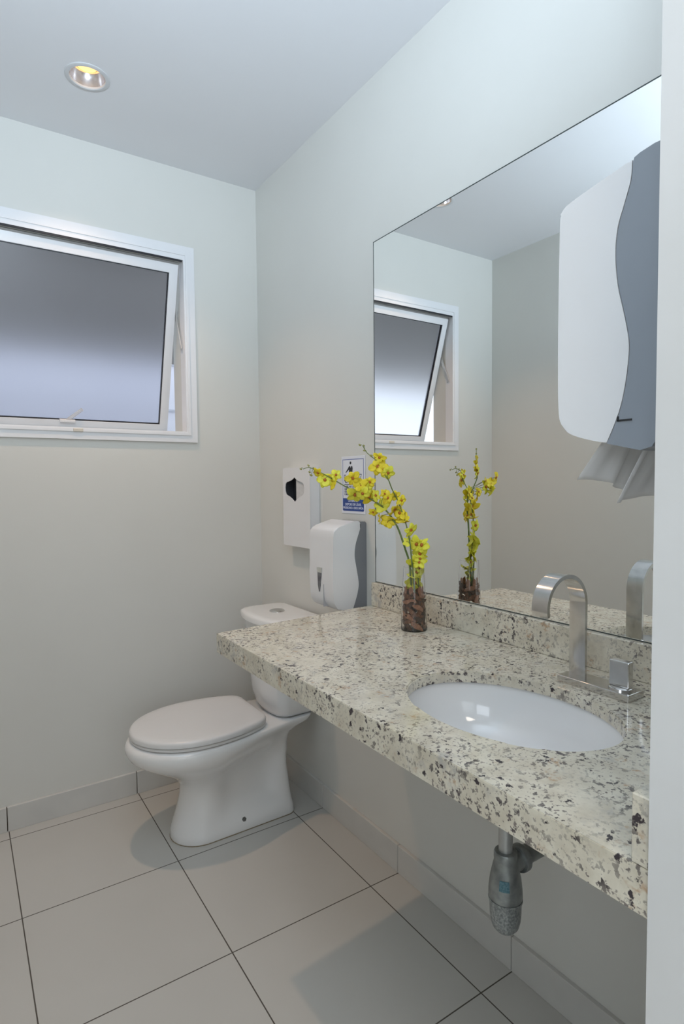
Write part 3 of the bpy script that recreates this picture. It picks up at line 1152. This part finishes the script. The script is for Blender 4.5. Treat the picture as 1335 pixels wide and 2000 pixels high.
def text_mesh(s, size, u, v, m, name, align='CENTER', sx=1.0):
    c = bpy.data.curves.new('t', 'FONT')
    c.body = s
    c.size = size
    c.align_x = align
    c.extrude = 0.0003
    c.offset = 0.00012
    t = bpy.data.objects.new('t', c)
    COL.objects.link(t)
    dg = bpy.context.evaluated_depsgraph_get()
    dg.update()
    me = bpy.data.meshes.new_from_object(t.evaluated_get(dg))
    bpy.data.objects.remove(t)
    y, z = sp(u, v)
    M = Matrix(((0, 0, -1, -0.0026), (-sx, 0, 0, y), (0, 1, 0, z), (0, 0, 0, 1)))
    bmt = bmesh.new()
    bmt.from_mesh(me)
    for vv in bmt.verts:
        vv.co = M @ vv.co
    return obj(name, bmt, m, sg)


text_mesh('LEMBRE-SE', 0.0125, 0.5, 0.205, M_ST, 'blue_panel_text')
text_mesh('DEPOIS DE USAR,', 0.0125, 0.5, 0.140, M_ST, 'blue_panel_text')
text_mesh('PRESSIONE A DESCARGA', 0.0108, 0.5, 0.082, M_ST, 'blue_panel_text')
for k, (s, v) in enumerate((('PAPEL NO LIXO', 0.455), ('USE O CESTO PARA', 0.41), ('DESCARTAR PAPEL', 0.365), ('E MANTENHA LIMPO', 0.32))):
    text_mesh(s, 0.0098, 0.13, v, mat('sign_small_text', (0.12, 0.13, 0.2), 0.5), 'rule_text', 'LEFT')
flat('heading_rule', [R_(0.13, 0.503, 0.55, 0.515)], M_SK)

# ================================================================== VASE + ORCHIDS
VC = Vector((-0.109, -1.163, CT))
vb = bmesh.new()
prof = [(0.0, 0.0), (0.0335, 0.0), (0.0352, 0.001), (0.0354, 0.008), (0.0337, 0.060), (0.0307, 0.115), (0.0275, 0.172), (0.0267, 0.1722), (0.0298, 0.115), (0.0328, 0.060), (0.0345, 0.008), (0.0335, 0.0025), (0.0, 0.0025)]
lathe(vb, prof, VC, 48)
o = obj('glass_vase', vb, M_GLASS, None, smooth=40)
tag(o, 'clear tapered glass vase holding bark and yellow orchids on the vanity', 'vase')

# bark chips -------------------------------------------------------------
M_BARKS = [mottled('bark_a', (0.15, 0.065, 0.035), (0.32, 0.15, 0.085), 90, rough=0.85, bump=0.6, stretch=(1, 1, 4)),
           mottled('bark_b', (0.36, 0.16, 0.09), (0.50, 0.26, 0.16), 80, rough=0.85, bump=0.6, stretch=(1, 1, 4)),
           mottled('bark_c', (0.08, 0.05, 0.035), (0.17, 0.10, 0.07), 90, rough=0.85, bump=0.6, stretch=(1, 1, 4))]
rb = random.Random(7)
protos = []
for k in range(3):
    bm = bmesh.new()
    A, B = [], []
    n = 9
    for i in range(n):
        a = 2*pi*i/n
        q = 1+rb.uniform(-0.22, 0.22)
        A.append(bm.verts.new((0.0065*cos(a)*q, -0.0018+rb.uniform(-.0006, .0006), 0.019*sin(a)*q)))
        B.append(bm.verts.new((0.0055*cos(a)*q, 0.0018+rb.uniform(-.0006, .0006), 0.017*sin(a)*q)))
    bm.faces.new(A)
    bm.faces.new(list(reversed(B)))
    for i in range(n):
        bm.faces.new((A[i], B[i], B[(i+1) % n], A[(i+1) % n]))
    protos.append(obj('bark_chip', bm, M_BARKS[k]))
first = [True]*3
chips = 0
LAB = ['reddish brown bark chip packed against the wall of the glass vase', 'light orange-brown bark chip packed in the glass vase', 'dark brown bark chip packed in the glass vase']
for lay in range(8):
    z = 0.0105+lay*0.0130
    R0 = 0.0282-0.0007*lay
    for i in range(6):
        k = rb.choice((0, 0, 1, 2, 2)) if lay < 7 else 1
        a = 2*pi*(i+0.5*(lay % 2))/6+rb.uniform(-.15, .15)
        p = protos[k] if first[k] else protos[k].copy()
        if first[k]:
            first[k] = False
        else:
            COL.objects.link(p)
        tiltz = rb.uniform(35, 85)*(1 if rb.random() < .5 else -1)
        if lay == 7:
            tiltz = rb.uniform(-25, 25)
        # chip's flat side faces outwards (local y = radial)
        q = Euler((0, 0, a-pi/2)).to_matrix().to_4x4() @ Matrix.Rotation(radians(tiltz), 4, 'Y')
        sc = 1.12 if lay < 7 else 0.9
        if lay == 0:
            tiltz = 90
        p.matrix_world = Matrix.Translation(VC+Vector((R0*cos(a), R0*sin(a), z+0.004))) @ q @ Matrix.Scale(sc, 4)
        tag(p, LAB[k], 'bark', 'bark chips packed in the vase')
        chips += 1
for lay in range(5):
    z = 0.02+lay*0.019
    for i in range(3):
        a = 2*pi*i/3+lay
        k = 2
        p = protos[k].copy()
        COL.objects.link(p)
        p.matrix_world = Matrix.Translation(VC+Vector((0.012*cos(a), 0.012*sin(a), z))) @ Euler((rb.uniform(-.4, .4), radians(80), a)).to_matrix().to_4x4()
        tag(p, LAB[k], 'bark', 'bark chips packed in the vase')

# orchids ------------------------------------------------------------------
STEM1 = [(-0.112, -1.160, 0.90), (-0.1154, -1.1601, 0.9441), (-0.1189, -1.1561, 1.0136), (-0.1266, -1.1464, 1.0549), (-0.1352, -1.1355, 1.0964), (-0.1438, -1.1244, 1.1254), (-0.155, -1.1098, 1.1503), (-0.1729, -1.0945, 1.1727), (-0.1939, -1.0763, 1.1897), (-0.215, -1.0579, 1.2053), (-0.2286, -1.0359, 1.2152), (-0.243, -1.012, 1.2295), (-0.255, -0.9916, 1.2425), (-0.273, -0.9722, 1.2571), (-0.2864, -0.9531, 1.2675), (-0.2927, -0.9245, 1.2768), (-0.2977, -0.901, 1.273)]
STEM2 = [(-0.110, -1.170, 0.90), (-0.1145, -1.1717, 0.9457), (-0.122, -1.1704, 1.0154), (-0.1263, -1.1674, 1.0705), (-0.1303, -1.1598, 1.1114), (-0.1363, -1.1481, 1.1524), (-0.143, -1.1349, 1.1867), (-0.1585, -1.1325, 1.2145), (-0.1729, -1.1334, 1.2419), (-0.1817, -1.1227, 1.2557), (-0.19, -1.1135, 1.2696), (-0.193, -1.1109, 1.2901), (-0.203, -1.1016, 1.3012), (-0.212, -1.0932, 1.3124), (-0.217, -1.0886, 1.322), (-0.219, -1.0868, 1.3303)]
STEM3 = [(-0.104, -1.176, 0.90), (-0.103, -1.179, 0.9322), (-0.1048, -1.1754, 0.9735), (-0.1056, -1.1724, 1.0147), (-0.1052, -1.1782, 1.0493), (-0.1032, -1.1863, 1.0705)]
F1 = [(-0.284, -0.9601, 1.2602, 0.0143), (-0.271, -0.9741, 1.2413, 0.0172), (-0.257, -0.9893, 1.2354, 0.0171), (-0.251, -0.9987, 1.2538, 0.0128), (-0.2746, -1.1151, 1.2453, 0.0159), (-0.2508, -1.118, 1.2278, 0.0187), (-0.2206, -1.0488, 1.2011, 0.0196), (-0.2271, -1.1149, 1.2154, 0.0176), (-0.2218, -1.1194, 1.2342, 0.0121), (-0.1939, -1.0764, 1.1939, 0.0182), (-0.1803, -1.0884, 1.1965, 0.0139), (-0.1666, -1.0999, 1.1685, 0.0181), (-0.1855, -1.0832, 1.1518, 0.0112), (-0.1729, -1.0941, 1.1336, 0.0112), (-0.155, -1.1095, 1.1266, 0.0181), (-0.1438, -1.1245, 1.1296, 0.0153), (-0.1813, -1.1305, 1.2012, 0.0109), (-0.2466, -1.121, 1.205, 0.0161)]
F2 = [(-0.187, -1.1167, 1.2995, 0.015), (-0.191, -1.1126, 1.275, 0.0192), (-0.1799, -1.125, 1.2652, 0.015), (-0.1729, -1.1336, 1.2583, 0.015), (-0.1738, -1.1318, 1.1915, 0.015), (-0.145, -1.1309, 1.1963, 0.011), (-0.1377, -1.1457, 1.184, 0.0124), (-0.1527, -1.1314, 1.1593, 0.0193), (-0.139, -1.1427, 1.1496, 0.0165), (-0.131, -1.1586, 1.1279, 0.011), (-0.125, -1.1703, 1.1049, 0.0164), (-0.1297, -1.1609, 1.073, 0.0123), (-0.1357, -1.1493, 1.1359, 0.0151)]
F3 = [(-0.1064, -1.1735, 1.0669, 0.0165), (-0.1024, -1.1895, 1.0625, 0.0164), (-0.104, -1.183, 1.0428, 0.0164), (-0.1076, -1.1683, 1.0209, 0.0166), (-0.1044, -1.1812, 1.0183, 0.0137), (-0.1096, -1.1600, 0.9825, 0.0150), (-0.1056, -1.1700, 0.9898, 0.0128), (-0.1112, -1.156, 0.9608, 0.0150), (-0.1076, -1.165, 0.9583, 0.0142), (-0.1016, -1.176, 0.9996, 0.0113), (-0.104, -1.1829, 1.0263, 0.0123)]
B1 = [(-0.3, -0.8902, 1.2733, 0.0045), (-0.2932, -0.9226, 1.2827, 0.0045), (-0.2923, -0.9263, 1.2637, 0.0045), (-0.2909, -0.9323, 1.2549, 0.0055), (-0.2886, -0.9431, 1.2749, 0.0038)]
B2 = [(-0.226, -1.0801, 1.3332, 0.0045), (-0.217, -1.0885, 1.318, 0.0042), (-0.204, -1.1007, 1.304, 0.0050), (-0.218, -1.0877, 1.3316, 0.0036)]
M_PETAL = mottled('yellow_petal', (0.87, 0.66, 0.015), (0.91, 0.78, 0.05), 120, rough=0.5, Subsurface_Weight=0.0)
M_PETAL2 = mottled('lemon_petal', (0.80, 0.76, 0.03), (0.86, 0.85, 0.10), 120, rough=0.5)
for M_ in (M_PETAL, M_PETAL2):
    N, L, B = nodes(M_)
    B.inputs['Transmission Weight'].default_value = 0.0
M_LIP = mottled('flower_lip', (0.30, 0.05, 0.01), (0.62, 0.22, 0.02), 300, rough=0.5)
M_STEM = mottled('green_stem', (0.10, 0.16, 0.035), (0.19, 0.25, 0.07), 60, rough=0.5)
M_BUD = mottled('green_bud', (0.22, 0.24, 0.06), (0.42, 0.38, 0.12), 150, rough=0.5)


def petal(bm, L_, W_, ang, lift, curl):
    """one cupped petal with thickness, pointing along angle ang in the XY plane, z = facing"""
    NU, NV = 5, 4
    R = Matrix.Rotation(ang, 4, 'Z')
    top, bot = [], []
    for j in range(NV+1):
        t = j/NV
        w = W_*sin(pi*(0.10+0.83*t))**0.8
        r1, r2_ = [], []
        for i in range(NU+1):
            s = i/NU*2-1
            x = 0.05+t*L_
            y = s*w
            z = lift*t-curl*t*t+0.10*s*s*w*2+0.05*sin(s*5+ang*3)*t
            r1.append(bm.verts.new(R @ Vector((x, y, z+0.012))))
            r2_.append(bm.verts.new(R @ Vector((x, y, z-0.012))))
        top.append(r1)
        bot.append(r2_)
    for j in range(NV):
        for i in range(NU):
            bm.faces.new((top[j][i], top[j][i+1], top[j+1][i+1], top[j+1][i]))
            bm.faces.new((bot[j][i], bot[j+1][i], bot[j+1][i+1], bot[j][i+1]))
    edge_t = top[0]+[r[-1] for r in top[1:]]+list(reversed(top[-1][:-1]))+[r[0] for r in reversed(top[1:-1])]
    edge_b = bot[0]+[r[-1] for r in bot[1:]]+list(reversed(bot[-1][:-1]))+[r[0] for r in reversed(bot[1:-1])]
    n = len(edge_t)
    for i in range(n):
        bm.faces.new((edge_t[i], edge_b[i], edge_b[(i+1) % n], edge_t[(i+1) % n]))


def flower_mesh(kind):
    bm = bmesh.new()
    for k in range(5):
        a = radians(90+72*k)
        petal(bm, 1.0 if k else 0.8, 0.50 if k in (1, 4) else 0.40, a, 0.35, 0.45)
    if kind:
        petal(bm, 0.9, 0.55, radians(270), 0.5, 0.3)
    bmesh.ops.recalc_face_normals(bm, faces=bm.faces)
    me = bpy.data.meshes.new('flower')
    bm.to_mesh(me)
    bm.free()
    me.shade_smooth()
    return me


def lip_mesh():
    bm = bmesh.new()
    bmesh.ops.create_icosphere(bm, subdivisions=2, radius=1)
    for v in bm.verts:
        v.co = Vector((v.co.x*0.20, v.co.y*0.24-0.06, v.co.z*0.13+0.12))
    me = bpy.data.meshes.new('lip')
    bm.to_mesh(me)
    bm.free()
    me.shade_smooth()
    me.materials.append(M_LIP)
    return me


ME_LIP = lip_mesh()
ME_FL = []
for mm in (M_PETAL, M_PETAL2):
    for kind in (0, 1):
        me = flower_mesh(kind)
        me.materials.append(mm)
        ME_FL.append(me)
bm = bmesh.new()
bmesh.ops.create_icosphere(bm, subdivisions=2, radius=1)
for v in bm.verts:
    v.co.z *= 1.5
    if v.co.z > 0:
        v.co.x *= 1-0.3*v.co.z
        v.co.y *= 1-0.3*v.co.z
ME_BUD = bpy.data.meshes.new('bud')
bm.to_mesh(ME_BUD)
bm.free()
ME_BUD.shade_smooth()
ME_BUD.materials.append(M_BUD)

rf = random.Random(11)


def spray(label, stem, flowers, buds, thick, lemon):
    if lemon:
        flowers = [(x, y, z, r*1.15) for x, y, z, r in flowers]
    base = Vector(stem[0])
    t = thing('orchid_spray', label, 'orchid', base, 'artificial orchid sprays in the vase')
    C = catmull(stem, 6)
    n = len(C)
    bm = bmesh.new()
    tube(bm, C, [thick*(1-0.65*i/n) for i in range(n)], 8)
    for f in list(flowers)+list(buds):
        p = Vector(f[:3])
        # join each flower to the stem a little below it
        q = min(C, key=lambda c: (c-(p-Vector((0, 0, 0.012)))).length)
        mid = (p+q)/2+Vector((0, 0, 0.004))
        tube(bm, catmull([q, mid, p], 4), 0.0007, 6)
    obj('stem', bm, M_STEM, t, smooth=60)
    for i, (x, y, z, r) in enumerate(flowers):
        me = ME_FL[(2 if (lemon or z < 1.0 or rf.random() < .25) else 0)+rf.choice((0, 1))]
        f = bpy.data.objects.new('flower', me)
        COL.objects.link(f)
        f.parent = t
        d = Vector((-0.65+rf.uniform(-.6, .6), -0.65+rf.uniform(-.7, .7), rf.uniform(-.5, .5))).normalized()
        if rf.random() < 0.25:
            d = Vector((rf.uniform(-.2, 1), rf.uniform(-1, 1), rf.uniform(-.6, .3))).normalized()
        q = d.to_track_quat('Z', 'Y')
        s = r*1.30
        f.matrix_basis = Matrix.Translation(Vector((x, y, z))-base) @ q.to_matrix().to_4x4() @ Matrix.Rotation(rf.uniform(0, 6.28), 4, 'Z') @ Matrix.Diagonal((s, s*rf.uniform(.7, 1), s, 1))
        lp = bpy.data.objects.new('flower_lip', ME_LIP)
        COL.objects.link(lp)
        lp.parent = f
    for x, y, z, r in buds:
        b = bpy.data.objects.new('bud', ME_BUD)
        COL.objects.link(b)
        b.parent = t
        d = Vector((-.7, .5, rf.uniform(-.4, .8))).normalized()
        b.matrix_basis = Matrix.Translation(Vector((x, y, z))-base) @ d.to_track_quat('Z', 'Y').to_matrix().to_4x4() @ Matrix.Scale(r*0.62, 4)
    return t


spray('longest yellow orchid spray arching left in front of the notice', STEM1, F1, B1, 0.0030, False)
spray('upright yellow orchid spray rising beside the mirror edge', STEM2, F2, B2, 0.0022, False)
spray('short dense lemon-yellow orchid spray at the mouth of the vase', STEM3, F3, [], 0.0020, True)

# ================================================================== CEILING LAMP
lamp = thing('ceiling_downlight', 'round recessed ceiling downlight with warm glowing bulb', 'ceiling light', (LX, LY, H))
bm = bmesh.new()
lathe(bm, [(0.0655, 0.0), (0.0655, -0.0025), (0.062, -0.0042), (0.0535, -0.0042), (0.0515, -0.002), (0.0515, 0.004), (0.053, 0.004), (0.0545, 0.0)], (LX, LY, H), 64, close=True)
obj('trim_ring', bm, mottled('trim_enamel', (0.60, 0.61, 0.62), (0.64, 0.65, 0.66), 20, rough=0.4), lamp, smooth=40)
bm = bmesh.new()
prof = [(0.0515, 0.003), (0.0505, 0.010), (0.0475, 0.022), (0.0425, 0.033), (0.0385, 0.038), (0.0385, 0.040), (0.0435, 0.0345), (0.0485, 0.023), (0.052, 0.010), (0.0525, 0.003)]
lathe(bm, prof, (LX, LY, H), 64, close=True)
obj('reflector', bm, mottled('reflector_silver', (0.75, 0.74, 0.76), (0.85, 0.84, 0.86), 60, rough=0.22, metal=0.9), lamp, smooth=50)
bm = bmesh.new()
lathe(bm, [(0, 0.030), (0.014, 0.0305), (0.026, 0.033), (0.034, 0.037), (0.038, 0.041), (0.038, 0.05), (0, 0.05)], (LX, LY, H), 48)
obj('bulb', bm, emission('bulb_glow', (1.0, 0.56, 0.20), 1.7), lamp, smooth=50)
bm = bmesh.new()
lathe(bm, [(0.0535, 0.006), (0.0535, 0.10), (0.0005, 0.10), (0.0005, 0.102), (0.0545, 0.102), (0.0545, 0.006)], (LX, LY, H), 40, close=True)
obj('can', bm, M_DARK, lamp, smooth=40)
ld = bpy.data.lights.new('downlight_beam', 'SPOT')
ld.energy = 28
ld.color = (1.0, 0.66, 0.42)
ld.spot_size = radians(104)
ld.spot_blend = 1.0
ld.shadow_soft_size = 0.022
lo = bpy.data.objects.new('downlight_beam', ld)
COL.objects.link(lo)
lo.location = (LX, LY, H+0.014)
